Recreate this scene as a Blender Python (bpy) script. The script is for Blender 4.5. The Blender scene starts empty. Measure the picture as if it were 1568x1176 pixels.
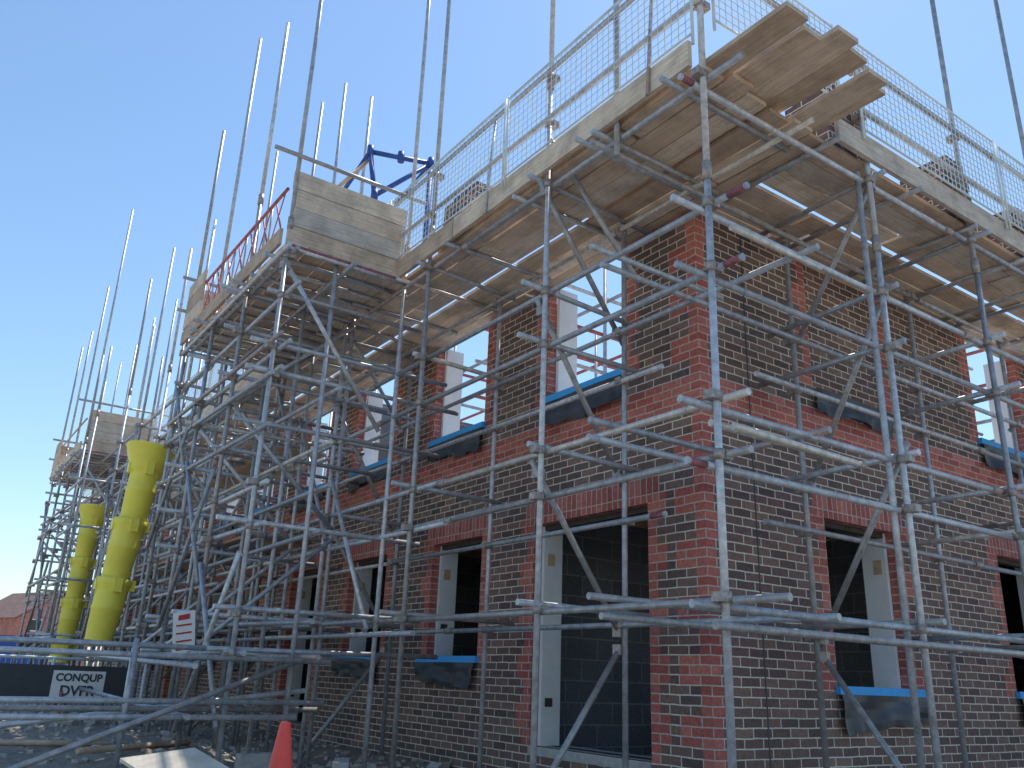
import bpy, math, random
from mathutils import Vector, Matrix
random.seed(7)
R=random.random
def U(a,b): return a+(b-a)*R()
scene=bpy.context.scene

# ------------------------------------------------------------------ materials
def newmat(name):
    m=bpy.data.materials.new(name); m.use_nodes=True
    nt=m.node_tree; b=nt.nodes['Principled BSDF']
    return m,nt,b
def N(nt,t,**k):
    n=nt.nodes.new(t)
    for a,v in k.items(): setattr(n,a,v)
    return n
def ramp(nt,stops,interp='LINEAR'):
    r=N(nt,'ShaderNodeValToRGB'); r.color_ramp.interpolation=interp
    els=r.color_ramp.elements
    while len(els)<len(stops): els.new(0.5)
    for e,(p,c) in zip(els,stops):
        e.position=p; e.color=(c[0],c[1],c[2],1)
    return r
def mixc(nt,fac,a,b,mode='MIX'):
    m=N(nt,'ShaderNodeMix',data_type='RGBA',blend_type=mode)
    for sock,v in ((m.inputs[0],fac),(m.inputs[6],a),(m.inputs[7],b)):
        if hasattr(v,'links') or isinstance(v,bpy.types.NodeSocket): nt.links.new(v,sock)
        elif isinstance(v,(int,float)): sock.default_value=v
        else: sock.default_value=(v[0],v[1],v[2],1)
    return m.outputs[2]
def noise(nt,scale,detail=4,rough=.6,vec=None):
    n=N(nt,'ShaderNodeTexNoise'); n.inputs['Scale'].default_value=scale
    n.inputs['Detail'].default_value=detail; n.inputs['Roughness'].default_value=rough
    if vec is None:
        g=N(nt,'ShaderNodeNewGeometry'); vec=g.outputs['Position']
    nt.links.new(vec,n.inputs['Vector']); return n.outputs['Fac']
def bump(nt,b,h,strength,dist):
    n=N(nt,'ShaderNodeBump'); n.inputs['Strength'].default_value=strength; n.inputs['Distance'].default_value=dist
    nt.links.new(h,n.inputs['Height']); nt.links.new(n.outputs[0],b.inputs['Normal'])

def brickmat(name,c1,c2,mortar,bw=.225,rh=.075,ms=.006,swap=False,rough=.85,bias=0.0,third=None,smear=.22):
    m,nt,b=newmat(name)
    uv=N(nt,'ShaderNodeUVMap'); uv.uv_map='UVMap'
    vec=uv.outputs[0]
    if swap:
        mp=N(nt,'ShaderNodeMapping'); mp.inputs['Rotation'].default_value=(0,0,math.pi/2)
        nt.links.new(vec,mp.inputs['Vector']); vec=mp.outputs[0]
    wn=N(nt,'ShaderNodeTexNoise'); wn.inputs['Scale'].default_value=7; wn.inputs['Detail'].default_value=2
    nt.links.new(vec,wn.inputs['Vector'])
    sb=N(nt,'ShaderNodeVectorMath',operation='SUBTRACT'); nt.links.new(wn.outputs['Color'],sb.inputs[0]); sb.inputs[1].default_value=(.5,.5,.5)
    sl=N(nt,'ShaderNodeVectorMath',operation='SCALE'); nt.links.new(sb.outputs[0],sl.inputs[0]); sl.inputs['Scale'].default_value=.012
    ad=N(nt,'ShaderNodeVectorMath',operation='ADD'); nt.links.new(vec,ad.inputs[0]); nt.links.new(sl.outputs[0],ad.inputs[1]); vec=ad.outputs[0]
    t=N(nt,'ShaderNodeTexBrick')
    nt.links.new(vec,t.inputs['Vector'])
    t.offset=.0 if swap else .5
    t.inputs['Scale'].default_value=1; t.inputs['Brick Width'].default_value=bw; t.inputs['Row Height'].default_value=rh
    t.inputs['Mortar Size'].default_value=ms; t.inputs['Mortar Smooth'].default_value=.15; t.inputs['Bias'].default_value=bias
    t.inputs['Color1'].default_value=(0,0,0,1); t.inputs['Color2'].default_value=(1,1,1,1); t.inputs['Mortar'].default_value=(.5,.5,.5,1)
    cr=ramp(nt,[(0,c1),(.5,tuple((a+d)/2 for a,d in zip(c1,c2)) if third is None else third),(1,c2)])
    nt.links.new(t.outputs['Color'],cr.inputs[0])
    n1=noise(nt,30,5,.7); n2=noise(nt,1.1,4,.6)
    r1=ramp(nt,[(.3,(.66,.66,.66)),(.72,(1.28,1.26,1.24))]); nt.links.new(n1,r1.inputs[0])
    c=mixc(nt,1.0,cr.outputs[0],r1.outputs[0],'MULTIPLY')
    r2=ramp(nt,[(.3,(.82,.82,.82)),(.7,(1.16,1.14,1.13))]); nt.links.new(n2,r2.inputs[0])
    mn=mixc(nt,n1,tuple(x*.6 for x in mortar),tuple(min(1,x*1.3) for x in mortar))
    c=mixc(nt,t.outputs['Fac'],c,mn)
    c=mixc(nt,1.0,c,r2.outputs[0],'MULTIPLY')
    n4=noise(nt,4.5,6,.75); r4=ramp(nt,[(.60,(0,0,0)),(.78,(smear,smear,smear))]); nt.links.new(n4,r4.inputs[0])
    c=mixc(nt,r4.outputs[0],c,(.42,.37,.33))
    nt.links.new(c,b.inputs['Base Color']); b.inputs['Roughness'].default_value=rough
    h=N(nt,'ShaderNodeMath',operation='MULTIPLY_ADD'); nt.links.new(t.outputs['Fac'],h.inputs[0]); h.inputs[1].default_value=-1.0
    nt.links.new(n1,h.inputs[2]); bump(nt,b,h.outputs[0],.7,.009)
    return m
M_BRICK=brickmat('brown_brick',(.125,.085,.082),(.285,.180,.145),(.78,.70,.60),third=(.195,.122,.105))
M_RED=brickmat('red_brick',(.40,.105,.088),(.60,.21,.165),(.60,.50,.43),third=(.50,.145,.118))
M_SOLD=brickmat('red_soldier_brick',(.40,.105,.088),(.60,.21,.165),(.60,.50,.43),swap=True,third=(.50,.145,.118))
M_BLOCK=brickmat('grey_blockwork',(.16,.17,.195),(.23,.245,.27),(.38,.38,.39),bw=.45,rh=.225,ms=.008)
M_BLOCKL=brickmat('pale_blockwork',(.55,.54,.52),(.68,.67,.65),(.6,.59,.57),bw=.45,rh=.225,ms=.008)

def wood(name,stops,mult=1.0):
    m,nt,b=newmat(name)
    a=N(nt,'ShaderNodeAttribute'); a.attribute_name='rnd'
    cr=ramp(nt,stops); nt.links.new(a.outputs['Fac'],cr.inputs[0])
    uv=N(nt,'ShaderNodeUVMap'); uv.uv_map='UVMap'
    mp=N(nt,'ShaderNodeMapping'); mp.inputs['Scale'].default_value=(1.2,22,1)
    nt.links.new(uv.outputs[0],mp.inputs['Vector'])
    add=N(nt,'ShaderNodeVectorMath',operation='ADD'); nt.links.new(mp.outputs[0],add.inputs[0])
    sc=N(nt,'ShaderNodeVectorMath',operation='SCALE'); 
    cmb=N(nt,'ShaderNodeCombineXYZ'); nt.links.new(a.outputs['Fac'],cmb.inputs[0]); nt.links.new(a.outputs['Fac'],cmb.inputs[1])
    nt.links.new(cmb.outputs[0],sc.inputs[0]); sc.inputs['Scale'].default_value=37
    nt.links.new(sc.outputs[0],add.inputs[1])
    g=noise(nt,2.2,6,.65,add.outputs[0])
    r=ramp(nt,[(.3,(.72,.69,.67)),(.7,(1.12,1.11,1.10))]); nt.links.new(g,r.inputs[0])
    c=mixc(nt,1,cr.outputs[0],r.outputs[0],'MULTIPLY')
    st=noise(nt,3.5,5,.65); r2=ramp(nt,[(.35,(.72,.71,.71)),(.58,(1.04,1.04,1.04))]); nt.links.new(st,r2.inputs[0])
    c=mixc(nt,1,c,r2.outputs[0],'MULTIPLY')
    nt.links.new(c,b.inputs['Base Color']); b.inputs['Roughness'].default_value=.85
    bump(nt,b,g,.35,.004)
    return m
M_BOARD=wood('scaffold_board_timber',[(0,(.54,.41,.30)),(.3,(.74,.59,.44)),(.55,(.60,.54,.47)),(.75,(.78,.63,.47)),(1,(.82,.72,.58))])

def simple(name,col,rough=.6,metal=0,var=.25,scale=9,bumpd=0):
    m,nt,b=newmat(name)
    n=noise(nt,scale,5,.65)
    r=ramp(nt,[(.3,tuple(x*(1-var) for x in col)),(.7,tuple(min(1,x*(1+var)) for x in col))]); nt.links.new(n,r.inputs[0])
    nt.links.new(r.outputs[0],b.inputs['Base Color'])
    b.inputs['Roughness'].default_value=rough; b.inputs['Metallic'].default_value=metal
    if bumpd: bump(nt,b,n,.5,bumpd)
    return m
def tubemat():
    m,nt,b=newmat('galvanised_tube')
    a=N(nt,'ShaderNodeAttribute'); a.attribute_name='rnd'
    g=[(0,(.38,.40,.43)),(.22,(.50,.525,.56)),(.45,(.43,.455,.49)),(.62,(.60,.62,.65)),(.80,(.40,.39,.39)),(.90,(.68,.64,.58)),(.955,(.42,.35,.34)),(.993,(.34,.15,.17))]
    cr=ramp(nt,g,'CONSTANT'); nt.links.new(a.outputs['Fac'],cr.inputs[0])
    n=noise(nt,14,6,.7); r=ramp(nt,[(.3,(.6,.58,.57)),(.55,(1,1,1)),(.75,(1.3,1.3,1.31))]); nt.links.new(n,r.inputs[0])
    c=mixc(nt,1,cr.outputs[0],r.outputs[0],'MULTIPLY')
    n2=noise(nt,5,6,.75); r3=ramp(nt,[(.59,(0,0,0)),(.72,(.7,.7,.7))]); nt.links.new(n2,r3.inputs[0])
    c=mixc(nt,r3.outputs[0],c,(.31,.23,.19))
    nt.links.new(c,b.inputs['Base Color']); b.inputs['Metallic'].default_value=.3; b.inputs['Roughness'].default_value=.42
    return m
M_TUBE=tubemat()
M_COUP=simple('coupler_steel',(.38,.33,.30),.5,.35,.4,30)
M_MAROON=simple('maroon_paint',(.30,.11,.13),.65,.1,.45,20)
M_REDP=simple('red_paint_rail',(.42,.13,.13),.6,.1,.35,12)
M_MESH=simple('mesh_wire',(.66,.74,.78),.5,.1,.12)
M_BLUE=simple('blue_insulation',(.05,.42,.95),.6,0,.10)
M_BLUES=simple('blue_steel',(.03,.09,.33),.5,.1,.25)
M_BLACK=simple('black_membrane',(.05,.057,.07),.42,0,.3,6,.004)
M_WHITE=simple('white_liner',(.85,.85,.84),.6,0,.07,4)
M_DARK=simple('dark_timber_frame',(.07,.055,.05),.7,0,.3)
M_JOIST=simple('timber_joist',(.62,.44,.27),.8,0,.25,8)
M_YEL=simple('yellow_plastic',(.90,.79,.10),.45,0,.08,3)
M_CONE=simple('cone_orange',(.90,.09,.06),.5,0,.08,5)
M_CONC=simple('concrete',(.42,.41,.40),.9,0,.25,12,.004)
M_PLY=simple('plywood',(.60,.53,.42),.8,0,.18,6)
M_PAPER=simple('paper_sign',(.82,.82,.80),.6,0,.04)
M_INK=simple('sign_ink',(.5,.03,.03),.6,0,.1)
M_BANNER=simple('banner_grey',(.05,.055,.065),.6,0,.15)
M_BLUEPAINT=simple('blue_car_paint',(.03,.09,.33),.3,.1,.05)
M_GLASS=simple('dark_glass',(.02,.025,.03),.12,0,.05)
M_RUBBER=simple('rubber',(.02,.02,.02),.8,0,.2)
M_ROOF=simple('roof_tile',(.18,.11,.095),.85,0,.25,2)
M_STONE=simple('rubble_stone',(.46,.42,.37),.95,0,.35,6,.01)

mg,nt,b=newmat('building_site_dirt')
n1=noise(nt,.7,6,.7); n2=noise(nt,9,8,.75); n3=noise(nt,45,4,.7)
r=ramp(nt,[(.3,(.30,.27,.235)),(.55,(.43,.39,.345)),(.75,(.56,.515,.46))]); nt.links.new(n1,r.inputs[0])
r2=ramp(nt,[(.3,(.62,.60,.58)),(.7,(1.25,1.23,1.21))]); nt.links.new(n2,r2.inputs[0])
c=mixc(nt,1,r.outputs[0],r2.outputs[0],'MULTIPLY')
nt.links.new(c,b.inputs['Base Color']); b.inputs['Roughness'].default_value=.95
ad=N(nt,'ShaderNodeMath',operation='ADD'); nt.links.new(n2,ad.inputs[0]); nt.links.new(n3,ad.inputs[1]); bump(nt,b,ad.outputs[0],.9,.05)
M_GROUND=mg

# ------------------------------------------------------------------ mesh builder
class MB:
    def __init__(s): s.v=[];s.f=[];s.m=[];s.r=[];s.sm=[]
    def quad(s,pts,mi=0,r=.5,sm=False):
        k=len(s.v); s.v+= [tuple(p) for p in pts]; s.f.append(tuple(range(k,k+len(pts)))); s.m.append(mi); s.r.append(r); s.sm.append(sm)
    def obox(s,c,ax,ay,az,mi=0,r=None):
        c=Vector(c);ax=Vector(ax);ay=Vector(ay);az=Vector(az)
        if r is None:r=R()
        k=len(s.v)
        for i in (-1,1):
            for j in (-1,1):
                for l in (-1,1): s.v.append(tuple(c+ax*i+ay*j+az*l))
        for q in ((0,1,3,2),(4,6,7,5),(0,4,5,1),(2,3,7,6),(0,2,6,4),(1,5,7,3)):
            s.f.append(tuple(k+t for t in q)); s.m.append(mi); s.r.append(r); s.sm.append(False)
    def box(s,a,b_,mi=0,r=None):
        s.obox([(a[i]+b_[i])/2 for i in range(3)],(abs(b_[0]-a[0])/2,0,0),(0,abs(b_[1]-a[1])/2,0),(0,0,abs(b_[2]-a[2])/2),mi,r)
    def tube(s,p0,p1,rad=.0242,mi=0,r=None,n=10,caps=True,rad2=None):
        p0=Vector(p0);p1=Vector(p1);d=(p1-p0)
        if d.length<1e-5:return
        d.normalize(); 
        if r is None:r=R()
        rad2=rad if rad2 is None else rad2
        t=Vector((0,0,1)) if abs(d.z)<.9 else Vector((1,0,0))
        a=d.cross(t).normalized(); b_=d.cross(a)
        k=len(s.v)
        for i in range(n):
            an=2*math.pi*i/n; o=a*math.cos(an)+b_*math.sin(an)
            s.v.append(tuple(p0+o*rad)); s.v.append(tuple(p1+o*rad2))
        for i in range(n):
            j=(i+1)%n
            s.f.append((k+2*i,k+2*i+1,k+2*j+1,k+2*j)); s.m.append(mi); s.r.append(r); s.sm.append(True)
        if caps:
            s.f.append(tuple(k+2*i for i in range(n))); s.m.append(mi); s.r.append(r); s.sm.append(False)
            s.f.append(tuple(k+2*i+1 for i in range(n))[::-1]); s.m.append(mi); s.r.append(r); s.sm.append(False)
    def lathe(s,org,prof,mi=0,n=24,axis=(0,0,1),r=.5):
        d=Vector(axis).normalized(); t=Vector((1,0,0)); a=d.cross(t).normalized(); b_=d.cross(a); o=Vector(org)
        k=len(s.v)
        for (rr,z) in prof:
            for i in range(n):
                an=2*math.pi*i/n; s.v.append(tuple(o+d*z+(a*math.cos(an)+b_*math.sin(an))*rr))
        for q in range(len(prof)-1):
            for i in range(n):
                j=(i+1)%n
                s.f.append((k+q*n+i,k+q*n+j,k+(q+1)*n+j,k+(q+1)*n+i)); s.m.append(mi); s.r.append(r); s.sm.append(True)
    def build(s,name,mats,parent=None,woodlike=False):
        me=bpy.data.meshes.new(name); me.from_pydata(s.v,[],s.f)
        for m in mats: me.materials.append(m)
        me.polygons.foreach_set('material_index',s.m)
        me.polygons.foreach_set('use_smooth',s.sm)
        at=me.attributes.new('rnd','FLOAT','FACE'); at.data.foreach_set('value',s.r)
        uvl=me.uv_layers.new(name='UVMap'); 
        uv=[]
        me.update()
        for p in me.polygons:
            nn=p.normal; ax=abs(nn.x);ay=abs(nn.y);az=abs(nn.z)
            vs=[me.vertices[i].co for i in p.vertices]
            if az>=ax and az>=ay: co=[(v.x,v.y) for v in vs]
            elif ax>=ay: co=[(v.y,v.z) for v in vs]
            else: co=[(v.x,v.z) for v in vs]
            if woodlike:
                ex=max(c_[0] for c_ in co)-min(c_[0] for c_ in co); ey=max(c_[1] for c_ in co)-min(c_[1] for c_ in co)
                if ey>ex: co=[(c_[1],c_[0]) for c_ in co]
            for c_ in co: uv+= [c_[0],c_[1]]
        uvl.data.foreach_set('uv',uv)
        ob=bpy.data.objects.new(name,me); scene.collection.objects.link(ob)
        if parent: ob.parent=parent
        return ob
def empty(name):
    e=bpy.data.objects.new(name,None); scene.collection.objects.link(e); return e

# ------------------------------------------------------------------ ground
def ss(t):
    t=max(0,min(1,t)); return t*t*(3-2*t)
from mathutils import noise as mn
CAMX,CAMY,CAMZ=-5.21,-4.715,.90
def gz(x,y):
    d=max(-x,-y,0)
    z=-.05*min(max(d-.8,0),3)
    z+=.36*ss((-x-1.4)/1.8)*ss((y-1.5)/5)
    z-=.5*math.exp(-((x-CAMX)**2+(y-CAMY)**2)/5)
    near=math.exp(-(x*x+y*y)/900)
    z+=near*(.10*mn.noise(Vector((x*.6,y*.6,0)))+.05*mn.noise(Vector((x*2.1,y*2.1,3)))+.02*mn.noise(Vector((x*6,y*6,5))))
    return z-.03
def axis(lo,hi):
    a=[]; t=lo
    while t<=hi: a.append(t); t+=.16
    s=.3; t=hi+.3; up=[]
    while t<500: up.append(t); s*=1.25; t+=s
    s=.3; t=lo-.3; dn=[]
    while t>-500: dn.append(t); s*=1.25; t-=s
    return dn[::-1]+a+up
xs=axis(-9,3); ys=axis(-6,14)
g=MB(); g.v=[(x,y,gz(x,y)) for x in xs for y in ys]
ny=len(ys)
for i in range(len(xs)-1):
    for j in range(ny-1):
        g.f.append((i*ny+j,(i+1)*ny+j,(i+1)*ny+j+1,i*ny+j+1)); g.m.append(0); g.r.append(.5); g.sm.append(True)
g.build('ground',[M_GROUND])

# ------------------------------------------------------------------ house walls
def P(ax,u,z,o): return (o,u,z) if ax=='L' else (u,o,z)
def wall(mb,ax,u0,u1,z0,z1,ops,reds,off,t,cuts=()):
    cu={u0,u1};cz={z0,z1}
    for o in list(ops)+list(reds):
        cu|={o[0],o[1]};cz|={o[2],o[3]}
    cu|=set(cuts)
    cu=sorted(round(c,4) for c in cu if u0<=c<=u1);cz=sorted(round(c,4) for c in cz if z0<=c<=z1)
    cu=[c for i,c in enumerate(cu) if i==0 or c-cu[i-1]>1e-4];cz=[c for i,c in enumerate(cz) if i==0 or c-cz[i-1]>1e-4]
    nu,nz=len(cu)-1,len(cz)-1
    S={}
    for i in range(nu):
        for j in range(nz):
            mu,mz=(cu[i]+cu[i+1])/2,(cz[j]+cz[j+1])/2
            if any(o[0]<mu<o[1] and o[2]<mz<o[3] for o in ops): continue
            mi=0
            for q in reds:
                if q[0]<mu<q[1] and q[2]<mz<q[3]: mi=q[4]
            S[i,j]=mi
    for (i,j),mi in S.items():
        a,b_,c_,d=cu[i],cu[i+1],cz[j],cz[j+1]
        f=[P(ax,a,c_,off),P(ax,b_,c_,off),P(ax,b_,d,off),P(ax,a,d,off)]
        k=[P(ax,a,c_,off+t),P(ax,b_,c_,off+t),P(ax,b_,d,off+t),P(ax,a,d,off+t)]
        mb.quad(f if ax=='R' else f[::-1],mi); mb.quad(k[::-1] if ax=='R' else k,mi)
        if (i-1,j) not in S: mb.quad([f[0],k[0],k[3],f[3]],mi)
        if (i+1,j) not in S: mb.quad([f[1],k[1],k[2],f[2]],mi)
        if (i,j-1) not in S: mb.quad([f[0],f[1],k[1],k[0]],mi)
        if (i,j+1) not in S: mb.quad([f[3],f[2],k[2],k[3]],mi)
TOP=5.04
H=2.40
gfL=[('d',.664,2.33,.30),('w',3.3,4.4,1.05),('w',5.6,6.75,1.05),('d',7.75,8.95,.15),('w',10.4,11.5,1.05),('w',12.4,13.5,1.05),('d',14.6,15.8,.15),('w',17,18.1,1.05),('w',19.5,20.6,1.05)]
ffL=[(.97,2.16),(3.38,4.58),(5.75,6.95),(8.0,9.1),(10.4,11.5),(12.4,13.5),(14.6,15.8),(17,18.1),(19.5,20.6)]
gfR=[('w',1.58,2.72,.88),('w',4.7,5.9,.9)]
ffR=[(4.69,5.9)]
FS=3.675
def reds(ax,gf,ff,ulast):
    q=[]
    q.append((0,ulast,3.15,3.45,1))
    n=int((TOP+.6)/.225)+1
    def tooth(u,side,z0,z1,wa=.1125,wb=.225):
        for k in range(-3,n):
            a=k*.225;b_=a+.225
            a=max(a,z0);b_=min(b_,z1)
            if b_-a<.01: continue
            w=wa if k%2 else wb
            q.append((u,u+w,a,b_,1) if side>0 else (u-w,u,a,b_,1))
    if ax=='L': tooth(0,1,-.6,TOP,.1125,.3375)
    else: tooth(0,1,-.6,TOP,.225,.1125)
    for o in gf:
        tooth(o[1],-1,o[3],H+.075); tooth(o[2],1,o[3],H+.075)
        q.append((o[1]-.15,o[2]+.15,H,H+.225,2))
    for o in ff:
        tooth(o[0],-1,FS,TOP); tooth(o[1],1,FS,TOP)
    return q
house=empty('brick_house')
wL=23.4
mb=MB()
opsL=[(o[1],o[2],o[3],H) for o in gfL]+[(o[0],o[1],FS,TOP) for o in ffL]
rL=reds('L',gfL,ffL,wL)
wall(mb,'L',.1025,wL,-.6,TOP,opsL,rL,0,.1025)
opsR=[(o[1],o[2],o[3],H) for o in gfR]+[(o[0],o[1],FS,TOP) for o in ffR]
rR=reds('R',gfR,ffR+[(1.58,2.8)],9.5)
wall(mb,'R',.0,9.5,-.6,TOP,opsR+[(1.58,2.8,FS,TOP)],rR,0,.1025)
mb.box((1.55,.04,FS-.02),(2.83,.10,TOP-.02),0)
mb.build('outer_brick_walls',[M_BRICK,M_RED,M_SOLD],house)
mb=MB()
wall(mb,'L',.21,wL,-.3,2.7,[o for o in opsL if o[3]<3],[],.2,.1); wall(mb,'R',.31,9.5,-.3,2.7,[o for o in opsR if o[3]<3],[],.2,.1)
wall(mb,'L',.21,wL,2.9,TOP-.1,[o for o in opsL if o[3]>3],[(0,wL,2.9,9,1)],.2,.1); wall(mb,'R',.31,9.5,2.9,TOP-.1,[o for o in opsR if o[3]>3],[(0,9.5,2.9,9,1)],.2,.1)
mb.box((9.3,.31,-.3),(9.5,wL,5.0),0)
mb.box((.31,wL-.2,-.3),(9.29,wL-.02,5.0),0)
mb.box((4.3,.31,-.3),(4.4,14,2.69),0); mb.box((.31,2.9,-.3),(4.29,3.0,2.69),0); mb.box((.31,7.2,-.3),(9.2,7.4,5.0),0); mb.box((.31,14.02,-.3),(9.2,14.2,5.0),0)
mb.build('inner_block_walls',[M_BLOCK,M_BLOCKL],house)
mb=MB()
y=.5
while y<wL-.3:
    mb.box((.31,y,2.70),(9.29,y+.05,2.90)); y+=.4
mb.build('floor_joists',[M_JOIST],house)
mb=MB(); mb.box((.31,.31,2.905),(9.29,wL-.2,2.93)); mb.build('first_floor_deck',[M_BOARD],house,True)
mb=MB(); mb.box((.31,.31,0),(9.29,wL-.2,.14)); 
mb.box((.11,.67,.14),(.45,2.32,.30)); mb.box((-.01,.668,.225),(.1,2.327,.297))
mb.build('ground_floor_slab',[M_CONC],house)
mb=MB()
for o in gfL:
    mb.box((.106,o[2]-.045,o[3]),(.34,o[2]-.002,H-.002)); 
    mb.box((.106,o[1]-.01,o[3]),(.198,o[1]+.03,H-.004))
    mb.box((.106,o[1]+.031,H-.05),(.19,o[2]-.046,H+.03),1)
    mb.box((.15,o[2]-.052,o[3]+.35),(.24,o[2]-.046,o[3]+.43),1); mb.box((.15,o[2]-.052,H-.4),(.24,o[2]-.046,H-.28),2)
for o in ffL:
    mb.box((.106,o[1]-.05,FS),(.36,o[1]-.002,TOP+.0)); mb.box((.106,o[0]-.02,FS),(.198,o[0]+.03,TOP))
for o in gfR:
    mb.box((o[2]-.045,.106,o[3]),(o[2]-.002,.36,H-.002)); mb.box((o[1]+.031,.106,H-.05),(o[2]-.046,.19,H+.03),1)
    mb.box((o[1]-.01,.106,o[3]),(o[1]+.03,.198,H-.004))
    mb.box((o[2]-.052,.15,H-.4),(o[2]-.046,.24,H-.26),2)
for o in ffR:
    mb.box((o[1]-.05,.106,FS),(o[1]-.002,.36,TOP)); mb.box((o[0]-.02,.106,FS),(o[0]+.03,.198,TOP))
mb.build('cavity_liners',[M_WHITE,M_DARK,M_JOIST],house)
mb=MB(); mm=MB()
def sill(ax,u0,u1,z,hh=.27,ph=0.,blue=True):
    if blue:
        a=P(ax,u0-.04,z-.01,-.05);b_=P(ax,u1+.04,z+.06,-.003); mb.box(a,b_)
        a=P(ax,u0+.002,z-.005,-.0029);b_=P(ax,u1-.052,z+.055,.2); mb.box(a,b_)
    n=30
    prev=None
    for i in range(n+1):
        t=i/n;u=u0-.03+(u1-u0+.06)*t
        col=[]
        for k in range(6):
            s=k/5
            dd=-.055-.035*s*math.sin(t*9+ph)-.022*s*math.sin(t*23+ph*2)-.012*s-.01*math.sin(s*7+t*5)
            col.append(P(ax,u,z-.008-(hh+.045*math.sin(t*3.1+ph)+(.012*math.sin(t*17+ph)))*s,dd))
        if prev:
            for k in range(5): mm.quad([prev[k],col[k],col[k+1],prev[k+1]],0,.5,True)
        prev=col
for i,o in enumerate(gfL):
    if o[0]=='w': sill('L',o[1],o[2]+.12,o[3],.22,i)
for i,o in enumerate(ffL): sill('L',o[0],o[1],FS,.24,i*1.7)
for i,o in enumerate(gfR): sill('R',o[1],o[2]+.15,o[3],.28,i+2)
for i,o in enumerate(ffR): sill('R',o[0],o[1],FS,.3,i+4)
sill('R',1.58,2.8,FS-.02,.27,3.3,False)
mb.build('blue_sill_insulation',[M_BLUE],house); mm.build('membrane_flaps',[M_BLACK],house)
mb=MB(); mb.box((.62,-.004,-.6),(.634,.05,5.0)); mb.build('movement_joint',[M_BLACK],house)

# ------------------------------------------------------------------ scaffolding
def coupler(mb,p,ax='L'):
    x,y,z=p
    r=R()
    mb.tube((x,y,z-.032),(x,y,z+.032),.037,1,r,10)
    s=.05 if R()<.5 else -.05
    if ax=='L': mb.obox((x+s,y,z),(.03,0,0),(0,.036,0),(0,0,.028),1,r); mb.tube((x,y+.04,z),(x+.02,y+.085,z+.01),.011,1,r,6)
    else: mb.obox((x,y+s,z),(.036,0,0),(0,.03,0),(0,0,.028),1,r); mb.tube((x+.04,y,z),(x+.085,y+.02,z+.01),.011,1,r,6)
def swivel(mb,p):
    mb.obox(p,(.038,.01,0),(-.01,.036,0),(0,0,.04),1)
def run(mb,a,b_,L0=4.5):
    a=Vector(a);b_=Vector(b_);d=(b_-a);L=d.length;d/=L;t=0
    while t<L:
        e=min(L,t+U(L0*.7,L0*1.3))
        if L-e<.6:e=L
        j=Vector((0,0,U(-.016,.016)))
        mb.tube(a+d*t+j,a+d*e+j*.3)
        if e<L: mb.tube(a+d*(e-.06),a+d*(e+.06),.034,1,None,10)
        if R()<.1: mb.tube(a+d*(t+.02)+j,a+d*(t+.02+U(.05,.15))+j,.0248,2,None,10)
        t=e
LIFT=[1.38,2.59,3.96,4.99]
MID=[2.22,3.48]
XO,XI=-1.35,-.3
sc=MB()
YEND=23
yo=[-1.35,.44,2.50]+[2.5+2.06*k for k in range(1,11)]
yi=[.63,2.7]+[2.7+2.06*k for k in range(1,11)]
xo=[.65,2.28,3.85,5.7,7.6,9.4]; xi=[.91,2.95,4.9,6.9,8.9]
def pole(mb,x,y,top,z0=None,tilt=.012,r=None):
    z0=gz(x,y) if z0 is None else z0
    dx,dy=U(-tilt,tilt),U(-tilt,tilt)
    zz=z0+.02
    while zz<top:
        e=min(top,zz+U(4.2,6.2))
        if top-e<.8: e=top
        f=lambda z:(x+dx*(z-3)/3,y+dy*(z-3)/3,z)
        mb.tube(f(zz),f(e),.0242,0,r if r is not None else U(0,.89))
        if e<top: mb.tube(f(e-.07),f(e+.07),.034,1)
        zz=e
    mb.box((x-.075,y-.075,z0-.03),(x+.075,y+.075,z0+.012),1)
for k,y in enumerate(yo):
    pole(sc,XO,y,U(8.3,9.9) if k>2 else 10.8,None,.012,(.65 if k<2 else None))
for y in yi: pole(sc,XI,y,5.0)
for k,x in enumerate(xo): pole(sc,x,XO,6.35 if k==0 else 10.8)
pole(sc,.57,XO+.06,5.0)
for x in xi: pole(sc,x,XI,5.0)
pole(sc,XO+.05,3.15,10.8)
sc.tube((XO,-.45,4.8),(XO,-.45,7.6))
for z in LIFT+MID:
    main=z in LIFT
    run(sc,(XO+.05,-1.35-U(.15,.5),z),(XO+.05,YEND,z))
    run(sc,(-1.35-U(.1,.3),XO+.05,z-.055),(9.6,XO+.05,z-.055))
    for y in yo: coupler(sc,(XO,y,z),'L')
    for x in xo: coupler(sc,(x,XO,z-.055),'R')
    run(sc,(XI-.05,(-1.35-U(.0,.2)) if main else .1,z-.03),(XI-.05,YEND,z-.03))
    run(sc,((-1.35-U(.05,.2)) if main else .3,XI-.05,z-.08),(9.6,XI-.05,z-.08))
    for y in yi: coupler(sc,(XI,y,z-.03),'L')
    for x in xi: coupler(sc,(x,XI,z-.08),'R')
run(sc,(XO-.05,2.2,1.25),(XO-.05,YEND,1.25)); run(sc,(-1.5,XO-.05,1.22),(9.6,XO-.05,1.22))
sc.tube((-1.28,XO+.12,2.46),(.35,XO+.12,2.46),.0242,0,.92); sc.tube((-1.28,XO-.06,2.40),(-.02,XO-.06,2.38),.0242,0,.93)
sc.tube((-1.2,XO-.06,3.80),(-.25,XO-.06,3.80),.0242,0,.93)
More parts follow.
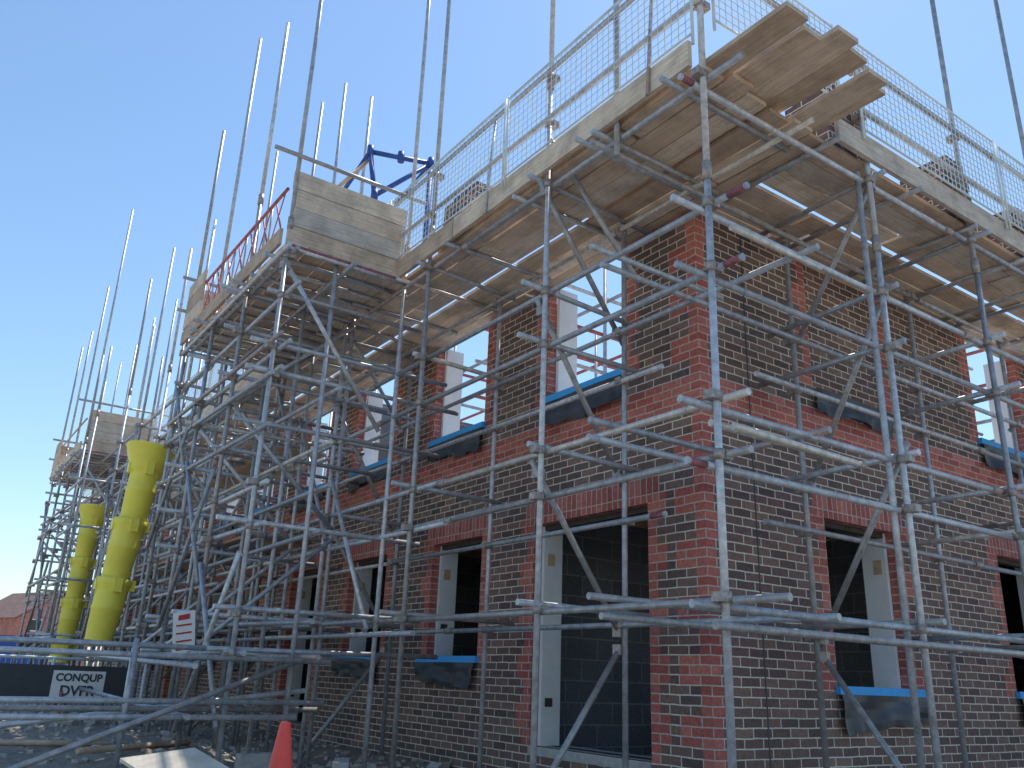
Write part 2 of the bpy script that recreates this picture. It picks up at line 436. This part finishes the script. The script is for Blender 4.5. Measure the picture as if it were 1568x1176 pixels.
for z in LIFT+MID:
    for y in yo[1:]:
        if z in MID and R()<.7: continue
        sc.tube((XO-U(.08,.22),y+.06,z+.05),(XI+U(.1,.26),y+.06+U(.0,.1),z+.045))
    for x in xo:
        if z in MID and R()<.7: continue
        sc.tube((x+.06,XO-U(.08,.2),z-.005),(x+.06+U(0,.1),XI+U(.1,.26),z-.01))
    if z in LIFT:
        sc.tube((XO-.15,-.32,z+.05),(XI+.25,-.32,z+.05))
y=-1.1
while y<YEND:
    sc.tube((XO-U(.05,.2),y,5.045),(XI+.22,y,5.045)); y+=U(.9,1.2)
x=.1
while x<9.5:
    sc.tube((x,XO-U(.05,.2),5.045),(x,XI+.22,5.045)); x+=U(.9,1.2)
def zig(a,b_):
    lv=[4.95,3.9,2.5,1.3]
    for k in range(3):
        p=(a[0],a[1],lv[k]+U(-.1,.1));q=(b_[0],b_[1],lv[k+1]+U(-.05,.1))
        d=(Vector(q)-Vector(p)).normalized()*.12
        sc.tube(Vector(p)-d,Vector(q)+d,.0242,0,.85); swivel(sc,p); swivel(sc,q)
    q=(b_[0],b_[1],1.15);p=(a[0],a[1],gz(*a)+.1); sc.tube(q,p,.0242,0,.85); swivel(sc,q)
for k in range(1,len(yo)-1):
    if k%2 or k>4: zig((XO+.03,yo[k]+.07),(XI-.03,yi[k-1]+.05))
zig((xo[0]+.05,XO+.03),(xi[0]+.04,XI-.03)); zig((xo[3]+.05,XO+.03),(xi[2]+.04,XI-.03))
for (a,b_) in [((XO-.05,8.6,2.6),(XO-.05,10.7,1.2)),((XO-.05,6.6,3.9),(XO-.05,8.7,2.6)),((XO-.05,10.7,1.3),(XO-.05,14.8,4.9)),((XO-.05,12.8,4.9),(XO-.05,16.9,1.3)),((XO-.05,17,.4),(XO-.05,21,4.9))]:
    sc.tube(a,b_)
sc.tube((3.85,XO-.05,4.9),(5.7,XO-.05,2.5)); sc.tube((2.28,XO-.05,1.3),(3.85,XO-.05,-.05))
sc.tube((XO+.02,.44,5.45),(XO+.55,-.1,4.0))
for z in (5.62,6.12):
    run(sc,(XO-.05,-1.6,z),(XO-.05,YEND,z)); run(sc,(-1.6 if z>6 else .4,XO-.05,z-.05),(9.6,XO-.05,z-.05))
    for y in yo: coupler(sc,(XO,y,z))
    for x in xo: coupler(sc,(x,XO,z-.05),'R')
for yy in (-.9,1.3,3.4): sc.tube((XO-.1,yy,5.05),(XO-.02,yy,6.2),.015)

SCF=empty('scaffolding')
sc.build('tubes_and_couplers',[M_TUBE,M_COUP,M_MAROON],SCF)

# boards
bd=MB()
def boards(ax,rows,u0,u1,w0,z,gap_after,dw=.237,bw=.225):
    for i in range(rows):
        w=w0+i*dw+(.055 if i>gap_after else 0); u=u0-U(0,.1)
        off=U(.8,3.9); 
        while u<u1:
            e=min(u1+U(0,.1),u+off); off=3.9
            zz=z+U(0,.008)
            j=U(-.006,.006); g_=U(.005,.03); k2=U(-.010,.010)
            c0=(w+j+bw/2); uc=(u+e)/2; hl=(e-u)/2-g_
            if hl>.05:
                if ax=='L': bd.obox((c0,uc,zz+.019),(bw/2,0,0),(k2,hl,0),(0,0,.019))
                else: bd.obox((uc,c0,zz+.019),(hl,k2,0),(0,bw/2,0),(0,0,.019))
            u=e
boards('L',6,-1.34,YEND,XO+.03,5.072,2)
boards('R',6,.17,9.5,XO+.03,5.072,2)
for (x,y0,y1,z,rot) in [(-1.30,-2.05,.9,5.122,.0),(-1.06,-1.98,.8,5.125,.02),(-.83,-2.12,1.0,5.127,-.01),(-.62,-2.02,.9,5.167,.03),(-.28,-2.0,.7,5.125,-.02),(-.2,-1.9,.9,5.167,.03)]:
    c=Vector((x+.11,(y0+y1)/2,z+.019)); L=(y1-y0)/2
    bd.obox(c,(.1125*math.cos(rot),.1125*math.sin(rot),0),(-L*math.sin(rot),L*math.cos(rot),0),(0,0,.019),0,U(.1,.4))
def toe(ax,u0,u1,o,z0,z1):
    u=u0
    while u<u1:
        e=min(u1,u+U(3.0,3.9)); jj=U(-.012,.012); k=U(-.01,.01)
        if ax=='L': bd.box((o-.019+jj,u+.005,z0+k),(o+.019+jj,e-.005,z1+k))
        else: bd.box((u+.005,o-.019+jj,z0+k),(e-.005,o+.019+jj,z1+k))
        u=e
toe('L',-1.3,YEND,XO-.05+.0,5.08,5.30); toe('R',.17,9.6,XO-.055,5.08,5.30)
toe('L',-1.2,2.4,XO+.045,5.13,5.34)
def bay(y0,y1,xout,red):
    mbt=MB()
    ys_=[y0,y0+(y1-y0)/3,y0+2*(y1-y0)/3,y1]
    for n_,y in enumerate(ys_):
        pole(mbt,xout,y,U(8.5,9.8) if y>y0 else 10.8); pole(mbt,(xout+XO)/2+U(-.1,.1),y+.05,5.1)
        if n_: pole(mbt,XO+.06,y+.1,9.4 if n_==2 else 5.4)
    lv=[1.0,1.36,2.15,2.56,3.1,3.65,3.94,4.5,4.96]
    for z in lv:
        for xx in (xout+.05,(xout+XO)/2,xout-.05):
            if R()<.7: 
                mbt.tube((xx,y0-U(.1,.4),z+U(-.05,.05)),(xx,y1+U(.05,.12),z+U(-.05,.05)))
        for y in ys_:
            if R()<.75: mbt.tube((xout-(U(.1,.3) if y<y1 else .07),y+.05,z+.05),(XO+U(.1,.9),y+.05+U(-.04,.04),z+.05+U(-.03,.03)))
            coupler(mbt,(xout,y,z),'L')
    for y in ys_[1:]:
        for k in range(3):
            za=[4.9,3.6,2.3][k]; zb=[3.7,2.4,1.1][k]
            if k%2: mbt.tube((xout+.03,y-.06,za),(XO,y-.06,zb))
            else: mbt.tube((XO,y-.06,za),(xout+.03,y-.06,zb))
    for k in range(len(ys_)-1):
        mbt.tube((xout-.05,ys_[k],.4+k*1.3),(xout-.05,ys_[k+1],1.9+k*1.3)); mbt.tube((xout-.06,ys_[k+1],.3+k),(xout-.06,ys_[k],1.9+k))
        mbt.tube((XO-.05,ys_[k],1.3+k),(XO-.05,ys_[k+1],3.0+k))
    mbt.tube((xout,y0+.02,4.9),(XO-.1,y0+.02,3.3)); swivel(mbt,(xout,y0+.02,4.85))
    y=y0-.02
    while y<y1+.1:
        mbt.tube((xout-U(.02,.2),y,5.045),(XO+.1,y,5.045)); y+=.3
    mbt.tube((xout-.3,y0-.06,6.12),(XO+.2,y0-.06,6.12))
    for z in (5.6,6.1): mbt.tube((xout-.2,y1+.06,z),(XO+.2,y1+.06,z))
    q=3 if red else 0
    mbt.tube((xout-.05,y0+.1,5.78),(xout-.05,y1-.1,5.78),.018,q)
    y=y0+.15
    if red:
        while y<y1-.3:
            mbt.tube((xout-.05,y,5.3),(xout-.05,y+.3,5.78),.010,3); mbt.tube((xout-.05,y+.3,5.3),(xout-.05,y,5.78),.007,3); y+=.42
            mbt.tube((xout-.045,y,5.28),(xout-.045,y,5.78),.010,0)
    w=xout-.02
    while w<XO-.12:
        u=y0-.05; off=U(1.5,3)
        while u<y1:
            e=min(y1+.1,u+off); off=3; bd.box((w,u+.008,5.072),(w+.225,e-.008,5.11)); u=e
        w+=.239
    rr=[.15,.62,.35,.8]
    for k in range(4): 
        j=U(-.02,.02)
        bd.box((xout-.02+j,y0-.02+U(-.006,.006),5.085+k*.222),(XO+.0,y0+.02,5.085+k*.222+.213),0,rr[k]+U(-.1,.1))
        bd.box((xout-.02,y1-.02,5.085+k*.222),(XO-.06,y1+.02,5.085+k*.222+.213))
    bd.box((xout-.09,y0+.05,5.08),(xout-.055,y1+.04,5.27)); 
    for k in range(3): bd.box((xout-.09,y1-.7,5.303+k*.222),(xout-.055,y1+.04,5.303+k*.222+.213))
    mbt.box((xout-.02,y0-.045,5.05),(XO,y0-.03,5.083),2)
    e=empty('scaffold_loading_bay')
    mbt.build('bay_tubes',[M_TUBE,M_COUP,M_MAROON,M_REDP],e)
    return e
bay(3.15,6.9,-2.68,True)
bay(14.6,18.6,-2.68,False)
ob=MB()
for y in (8.2,9.6,11.2,12.8):
    pole(ob,-2.3,y,U(7.6,8.8)); pole(ob,-1.8,y+.1,U(5.4,7.5))
    for z in (1.0,1.4,2.0,2.6,3.2,3.9,4.4,4.95): 
        if R()<.8: ob.tube((-2.3-U(.05,.15),y+.05,z),(XO+.1,y+.05,z)); coupler(ob,(-2.3,y,z))
    ob.tube((-2.3,y,3.9),(XO,y,2.5)); ob.tube((XO,y,5),(-2.3,y,4.0)); ob.tube((XO,y,2.5),(-2.3,y,1.3))
for z in (1.0,1.4,2.0,2.6,3.2,3.9,4.4,4.95): 
    ob.tube((-2.25,7.1,z),(-2.25,14.8,z)); ob.tube((-1.8,6.9,z-.06),(-1.8,14.6,z-.06))
for (a,b_) in [((-2.35,9.6,2.6),(-2.35,8.2,4.9)),((-2.35,11.2,.4),(-2.35,12.8,3.9)),((-2.35,12.8,1),(-2.35,11.2,4.9))]: ob.tube(a,b_)
for y in (13.3,14.0): pole(ob,-2.75,y,7.0)
for z in (1.3,2.3,3.3,4.2): ob.tube((-2.8,12.9,z),(-2.8,15,z)); ob.tube((-3.0,13.35,z+.05),(-2,13.35,z+.05))
ob.build('outrigger_tubes',[M_TUBE,M_COUP,M_MAROON],SCF)
for lvl in (1.46,2.68,3.98):
    for i in range(4):
        for (a,b_) in ((7.2,11.0),(11.02,14.8),(14.82,18.6)):
            bd.box((-1.3+i*.237,a,lvl),(-1.3+i*.237+.225,b_-.02,lvl+.038))
bd.build('timber_boards',[M_BOARD],SCF,True)
it=MB()
for x in (1.2,2.6,4.4,6.2):
    for y in (1.0,2.6,4.4,6.2,9,11,13): it.tube((x,y,2.93),(x,y,5.9))
for z in (3.9,4.4,4.9,5.4):
    for x in (1.25,2.65,4.45,6.25): it.tube((x,.4,z),(x,13.5,z),.0242,3 if R()<.4 else 0)
    for y in (1.05,2.65,4.45,6.25,9,11): it.tube((.5,y,z+.05),(7,y,z+.05),.0242,3 if R()<.3 else 0)
it.build('internal_tubes',[M_TUBE,M_COUP,M_MAROON,M_REDP],SCF)

# mesh guards
ms=MB()
def guard(ax,u0,u1,o,z0=5.32,z1=6.2,s=.07):
    w=.0042
    def bar(a,b_):
        ms.tube(a,b_,w,0,.5,4,False)
    z=z0
    while z<=z1+.001:
        bar(P(ax,u0,z,o),P(ax,u1,z,o)); z+=s
    u=u0
    while u<=u1: bar(P(ax,u,z0,o+.006),P(ax,u,z1,o+.006)); u+=s
    for uu in (u0,u1): ms.tube(P(ax,uu,z0-.1,o),P(ax,uu,z1+.03,o),.012,0,.5,8)
    ms.tube(P(ax,u0,z1,o),P(ax,u1,z1,o),.010,0,.5,8); ms.tube(P(ax,u0,z0,o),P(ax,u1,z0,o),.010,0,.5,8)
u=-1.35
while u<YEND-2.4: 
    guard('L',u,u+2.35,XO-.085+U(-.01,.01),z1=6.2+U(-.03,.03),s=.07 if u<9 else .1); u+=2.4
guard('R',-1.3,.2,XO-.09,z0=5.45)
u=.5
while u<9: guard('R',u,u+2.35,XO-.09+U(-.01,.01),z1=6.2+U(-.03,.03)); u+=2.4
ms.build('mesh_guard_panels',[M_MESH],SCF)

def stack(cx,cy,z,w,d,h):
    m=MB(); n=int(h/.07)
    for k in range(n):
        a=U(-.012,.012); t=0 if k<n-2 else .12
        m.box((cx-w/2+a+t,cy-d/2+a,z+k*.07),(cx+w/2+a-t*.5,cy+d/2+a,z+k*.07+.066))
    m.build('brick_stack',[M_BRICK])
stack(-1.07,2.15,5.13,.44,.46,.75); stack(-1.07,-.0,5.21,.3,.3,.42)
stack(.55,-1.05,5.13,.5,.42,.8); stack(2.35,-1.05,5.13,.5,.42,.8); stack(3.7,-1.05,5.13,.5,.42,.75); stack(5.3,-1.05,5.13,.5,.42,.7)

# blue lifting frame
bf=MB()
A=Vector((-1.5,4.05,7.2));B=Vector((-.75,3.8,7.2));C=Vector((-1.45,3.9,6.5));D=Vector((-.7,4.9,7.1));E=Vector((-1.4,5.3,7.1))
def sq(a,b_,w=.032): bf.tube(a,b_,w,0,.5,6)
for a,b_ in ((A,B),(B,C),(A,C),(A,E),(B,D),(D,E),(C,(-1.3,5.2,6.5)),(E,(-1.3,5.2,6.5)),((-1.45,3.9,6.5),(-1.45,3.9,5.12)),((-.75,3.8,7.2),(-.75,3.8,5.12)),((-1.3,5.2,6.5),(-1.3,5.2,5.12)),(D,(-.7,4.9,5.12))): sq(a,b_)
for p in (A,B,C,D,E,A*.5+B*.5): bf.tube(Vector(p)+Vector((0,0,-.06)),Vector(p)+Vector((0,0,.08)),.045,0,.5,10)
bf.tube((-2.0,4.1,6.35),(-1.45,4.1,7.15),.025,1); bf.tube((-1.5,3.9,6.3),(-.7,4.9,6.95),.025,1)
bf.build('blue_steel_frame',[M_BLUES,M_JOIST])

# ------------------------------------------------------------------ debris chutes
def chute(x,y,ztop,zbot,r=.2,lean=(0,0)):
    m=MB(); z=ztop-.30; ax=Vector((lean[0],lean[1],1))
    def o(dx=0): return (x+dx-lean[0]*zbot,y-lean[1]*zbot,0)
    def c(z): return (x+lean[0]*(z-zbot),y+lean[1]*(z-zbot))
    m.lathe(o(),[(r*1.8,ztop),(r*1.83,ztop-.03),(r*1.72,ztop-.06),(r*1.65,ztop-.12),(r*1.2,z),(r*1.2,z-.05),(r,z-.08)],0,24,ax)
    m.lathe(o(),[(r*1.75,ztop),(r*1.1,z)],0,24,ax)
    L=.78
    while z>zbot:
        e=max(zbot,z-L)
        m.lathe(o(U(-.02,.02)),[(r*1.08,z+.06),(r*1.22,z+.05),(r*1.22,z-.02),(r*1.1,z-.05),(r*1.06,z-.3),(r*1.09,z-.31),(r*1.09,z-.34),(r*1.05,z-.35),(r*.9,e-.06)],0,24,ax)
        cx,cy=c(z)
        for s in (-1,1):
            m.box((cx+s*r*1.15-.03,cy-.05,z-.1),(cx+s*r*1.15+.04,cy+.05,z+.04),0)
        m.box((cx-.05,cy-r*1.25-.02,z-.13),(cx+.05,cy-r*1.1,z+.05),0)
        z=e
    for s in (-1,1):
        a=c(ztop);b2=c(zbot); m.tube((a[0]+s*r*1.2,a[1],ztop),(b2[0]+s*r*1.2,b2[1],zbot),.006,1,.3,6)
    m.build('debris_chute',[M_YEL,M_TUBE])
chute(-2.98,7.55,3.75,1.22,.18,(.085,.0))
chute(-2.42,14.0,3.85,1.0,.17,(.03,0))

# ------------------------------------------------------------------ low barrier tubes at left
lb=MB()
for (z,yv) in ((.98,3.1),(1.06,3.4),(.62,3.12),(.55,3.35),(.50,3.0)):
    lb.tube((-6.2+U(-.5,.5),yv+U(-.1,.1),z-.02),(-2.2+U(0,.6),yv,z))
lb.tube((-4.7,2.5,.02),(-2.0,3.15,1.0)); lb.tube((-5.5,4.2,.2),(-1.9,3.3,.72)); lb.tube((-5.2,3.1,.05),(-5.2,3.1,1.1)); lb.tube((-3.5,3.1,.05),(-3.5,3.1,1.1)); lb.tube((-3.1,5.0,.2),(-3.1,5.0,1.1))
for z in (.9,.5): lb.tube((-3.05,2.9,z),(-3.1,8.5,z+.1))
lb.build('tube_barrier',[M_TUBE,M_COUP,M_MAROON])

# sign on pole
s=MB(); s.obox((-2.80,4.35,1.2),(.10,-.02,.02),(.002,.01,0),(-.03,0,.21),0)
for k in range(5): s.obox(Vector((-2.80,4.35,1.2))+Vector((-.003,-.0125,0))+Vector((-.03,0,.21))*(.75-k*.36),(.07 if k else .05,-.014,.014),(0,.002,0),(-.002,0,.008 if k else .025),1)
s.build('safety_sign',[M_PAPER,M_INK])

# site fence with banner
f=empty('site_fence'); m=MB()
zt,zb_=.93,.35
for k in range(4):
    x=-2.35-k*1.1; z0=gz(x,7.6)
    m.tube((x,7.6,z0),(x,7.6,zt),.02)
m.tube((-2.3,7.6,zt),(-6.1,7.6,zt),.02); m.tube((-2.3,7.6,zb_),(-6.1,7.6,zb_),.02)
x=-2.35
while x>-6: m.tube((x,7.6,zb_),(x,7.6,zt),.003,0,.5,4,False); x-=.06
z=.42
while z<zt: m.tube((-2.3,7.6,z),(-6.1,7.6,z),.003,0,.5,4,False); z+=.1
for x in (-3.3,-4.3):
    m.tube((x,7.35,gz(x,7.3)),(x,7.6,.62),.02,1); m.tube((x,7.9,gz(x,7.9)),(x,7.6,.62),.02,1)
m.build('fence_panels',[M_MESH,M_REDP],f)
m=MB(); m.box((-5.6,7.555,.42),(-2.5,7.56,.85)); m.build('banner',[M_BANNER],f)
BX=-3.13
m=MB(); m.box((BX-.30,7.545,.47),(BX+.30,7.55,.79)); m.build('banner_board',[M_PAPER],f)
for (tx,zz,sz) in (('CONQUP',.67,.122),('DVFR',.50,.165)):
    cu=bpy.data.curves.new('banner_text','FONT'); cu.body=tx; cu.size=sz; cu.align_x='CENTER'; cu.extrude=.001; cu.offset=.004
    cu.materials.append(M_BANNER)
    o=bpy.data.objects.new('banner_text',cu); scene.collection.objects.link(o); o.parent=f
    o.location=(BX,7.54,zz); o.rotation_euler=(math.pi/2,0,0)

def world(a,b_,c):
    return (CAMX+a*.823+b_*.568, CAMY-a*.568+b_*.823, CAMZ+c)
cp=world(-1.28,5.5,0); cz=.9-.295-.75
m=MB(); m.lathe((cp[0],cp[1],cz),[(.0,.75),(.026,.75),(.033,.735),(.14,.06),(.16,.04),(.16,.03)],0,24)
m.box((cp[0]-.2,cp[1]-.2,cz),(cp[0]+.2,cp[1]+.2,cz+.035),0)
m.build('traffic_cone',[M_CONE])

m=MB()
bp=Vector((-3.7,.5,gz(-3.7,.5)))
for k in range(3): m.box((bp.x-.16,bp.y-.11,bp.z+.002+k*.17),(bp.x+.16,bp.y+.11,bp.z+.165+k*.17))
m.build('concrete_block_stack',[M_CONC])
m=MB(); c=Vector((-3.72,.38,.355)); ax=Vector((.21,.05,.02)); ay=Vector((-.10,.27,.07)); m.obox(c,ax,ay,ax.cross(ay).normalized()*.009); m.build('plywood_sheet',[M_PLY])
for (x,y,rt) in ((-1.75,2.3,.3),(-1.6,3.0,1.1),(-2.2,3.4,.1),(-1.1,1.3,.5)):
    m=MB(); z=gz(x,y); cs,sn=math.cos(rt),math.sin(rt)
    m.obox((x,y,z+.1),(.22*cs,.22*sn,0),(-.07*sn,.07*cs,0),(0,0,.107)); m.build('concrete_block',[M_CONC])
m=MB()
for i in range(3200):
    x=U(-7,-.05) ; y=U(-2,14); 
    s_=U(.008,.035)*(1 if R()<.93 else 2.2); z=gz(x,y)+s_*.3
    q=Matrix.Rotation(U(0,6),3,'Z')@Matrix.Rotation(U(-.6,.6),3,'X')
    m.obox((x,y,z),q@Vector((s_,0,0)),q@Vector((s_*.2,s_*U(.5,.9),0)),q@Vector((0,s_*.15,s_*U(.4,.8))),0)
m.build('rubble',[M_STONE])
m=MB()
for (a,b_) in (((-3.6,4.2),(-2.4,5.0)),((-4.2,5.2),(-3.2,4.9)),((-2.3,2.4),(-1.5,3.4))):
    z=max(gz(*a),gz(*b_))+.03; m.tube((a[0],a[1],z),(b_[0],b_[1],z),.03,0,None,4)
m.build('timber_offcuts',[M_BOARD],None,True)

# distant houses
def dhouse(cx,cy,w,d,h,rh,rot):
    e=empty('brick_house'); m=MB()
    def T(x,y,z): return (cx+x*math.cos(rot)-y*math.sin(rot),cy+x*math.sin(rot)+y*math.cos(rot),z)
    m.quad([T(-w,-d,0),T(w,-d,0),T(w,-d,h),T(0,-d,h+rh),T(-w,-d,h)]); m.quad([T(-w,d,0),T(w,d,0),T(w,d,h),T(0,d,h+rh),T(-w,d,h)])
    for s in (-1,1): m.quad([T(s*w,-d,0),T(s*w,d,0),T(s*w,d,h),T(s*w,-d,h)])
    m.build('walls',[M_RED],e); m=MB()
    for s in (-1,1):
        m.quad([T(0,-d-.3,h+rh+.15),T(s*(w+.4),-d-.3,h-.2),T(s*(w+.4),d+.3,h-.2),T(0,d+.3,h+rh+.15)])
        m.quad([T(0,-d-.3,h+rh),T(s*(w+.4),-d-.3,h-.35),T(s*(w+.4),-d-.3,h-.2),T(0,-d-.3,h+rh+.15)])
    m.build('roof',[M_ROOF],e); m=MB()
    for x in (-2,2):
        for z in (1,3.6): 
            p=[T(x-.6,-d-.04,z),T(x+.6,-d-.04,z),T(x+.6,-d-.04,z+1.2),T(x-.6,-d-.04,z+1.2)]; m.quad(p,1)
            p=[T(x-.5,-d-.06,z+.1),T(x+.5,-d-.06,z+.1),T(x+.5,-d-.06,z+1.1),T(x-.5,-d-.06,z+1.1)]; m.quad(p,0)
    m.build('windows',[M_GLASS,M_WHITE],e)
w1=world(-50,94,0); dhouse(w1[0],w1[1],3.9,5,5.0,2.6,.35)
w1=world(-62,100,0); dhouse(w1[0],w1[1],5,5,5,2.4,.5)
v=empty('parked_van'); w1=world(-21.2,38.5,0); m=MB()
prof=[(-2.2,.35),(2.2,.35),(2.25,.9),(1.6,1.15),(1.1,1.85),(-2.1,1.9),(-2.25,1.7)]
gzv=gz(w1[0],w1[1])
for s in (-.9,.9): m.quad([(w1[0]+p[0],w1[1]+s,gzv+p[1]) for p in prof])
for i in range(len(prof)):
    a=prof[i];b_=prof[(i+1)%len(prof)]
    m.quad([(w1[0]+a[0],w1[1]-.9,gzv+a[1]),(w1[0]+b_[0],w1[1]-.9,gzv+b_[1]),(w1[0]+b_[0],w1[1]+.9,gzv+b_[1]),(w1[0]+a[0],w1[1]+.9,gzv+a[1])],1 if i==3 else 0)
m.build('body',[M_BLUEPAINT,M_GLASS],v); m=MB()
for x in (-1.4,1.4):
    for s in (-.95,.75): m.tube((w1[0]+x,w1[1]+s,gzv+.33),(w1[0]+x,w1[1]+s+.2,gzv+.33),.33,0,.5,20)
m.build('wheels',[M_RUBBER],v); m=MB(); m.box((w1[0]+.3,w1[1]-.915,gzv+1.15),(w1[0]+1.1,w1[1]-.905,gzv+1.7)); m.build('side_window',[M_GLASS],v)

# ------------------------------------------------------------------ camera
th=math.radians(19.1); ro=math.radians(2.2)
F=Vector((.568,.823,0)).normalized(); Rt=Vector((F.y,-F.x,0)); Z=Vector((0,0,1))
fw=F*math.cos(th)+Z*math.sin(th); up=-F*math.sin(th)+Z*math.cos(th)
r_=Rt*math.cos(ro)+up*math.sin(ro); u_=-Rt*math.sin(ro)+up*math.cos(ro)
cam=bpy.data.cameras.new('camera'); co=bpy.data.objects.new('camera',cam); scene.collection.objects.link(co)
M=Matrix((r_,u_,-fw)).transposed().to_4x4(); M.translation=Vector((CAMX,CAMY,CAMZ)); co.matrix_world=M
cam.sensor_width=36; cam.lens=1300/1568*36; cam.clip_end=2000; cam.clip_start=.05
scene.camera=co
# ------------------------------------------------------------------ light
el=math.radians(62); az=math.radians(26)
hd=F*math.cos(az)+Rt*math.sin(az); sd=hd*math.cos(el)+Z*math.sin(el)
sun=bpy.data.lights.new('sun','SUN'); sun.energy=5.0; sun.angle=math.radians(.5); sun.color=(1,.95,.88)
so=bpy.data.objects.new('sun',sun); scene.collection.objects.link(so); so.rotation_euler=sd.to_track_quat('Z','Y').to_euler()
w=bpy.data.worlds.new('World'); scene.world=w; w.use_nodes=True; nt=w.node_tree
sky=nt.nodes.new('ShaderNodeTexSky'); sky.sky_type='NISHITA'; sky.sun_disc=False; sky.sun_elevation=el; sky.sun_rotation=math.atan2(hd.x,hd.y)
sky.air_density=1.35; sky.dust_density=.3; sky.ozone_density=1.5
tint=mixc(nt,1.0,sky.outputs[0],(.93,1.06,1.16),'MULTIPLY')
bg=nt.nodes['Background']; bg.inputs['Strength'].default_value=.15; nt.links.new(tint,bg.inputs['Color'])
scene.view_settings.view_transform='Standard'; scene.view_settings.look='None'; scene.view_settings.exposure=0
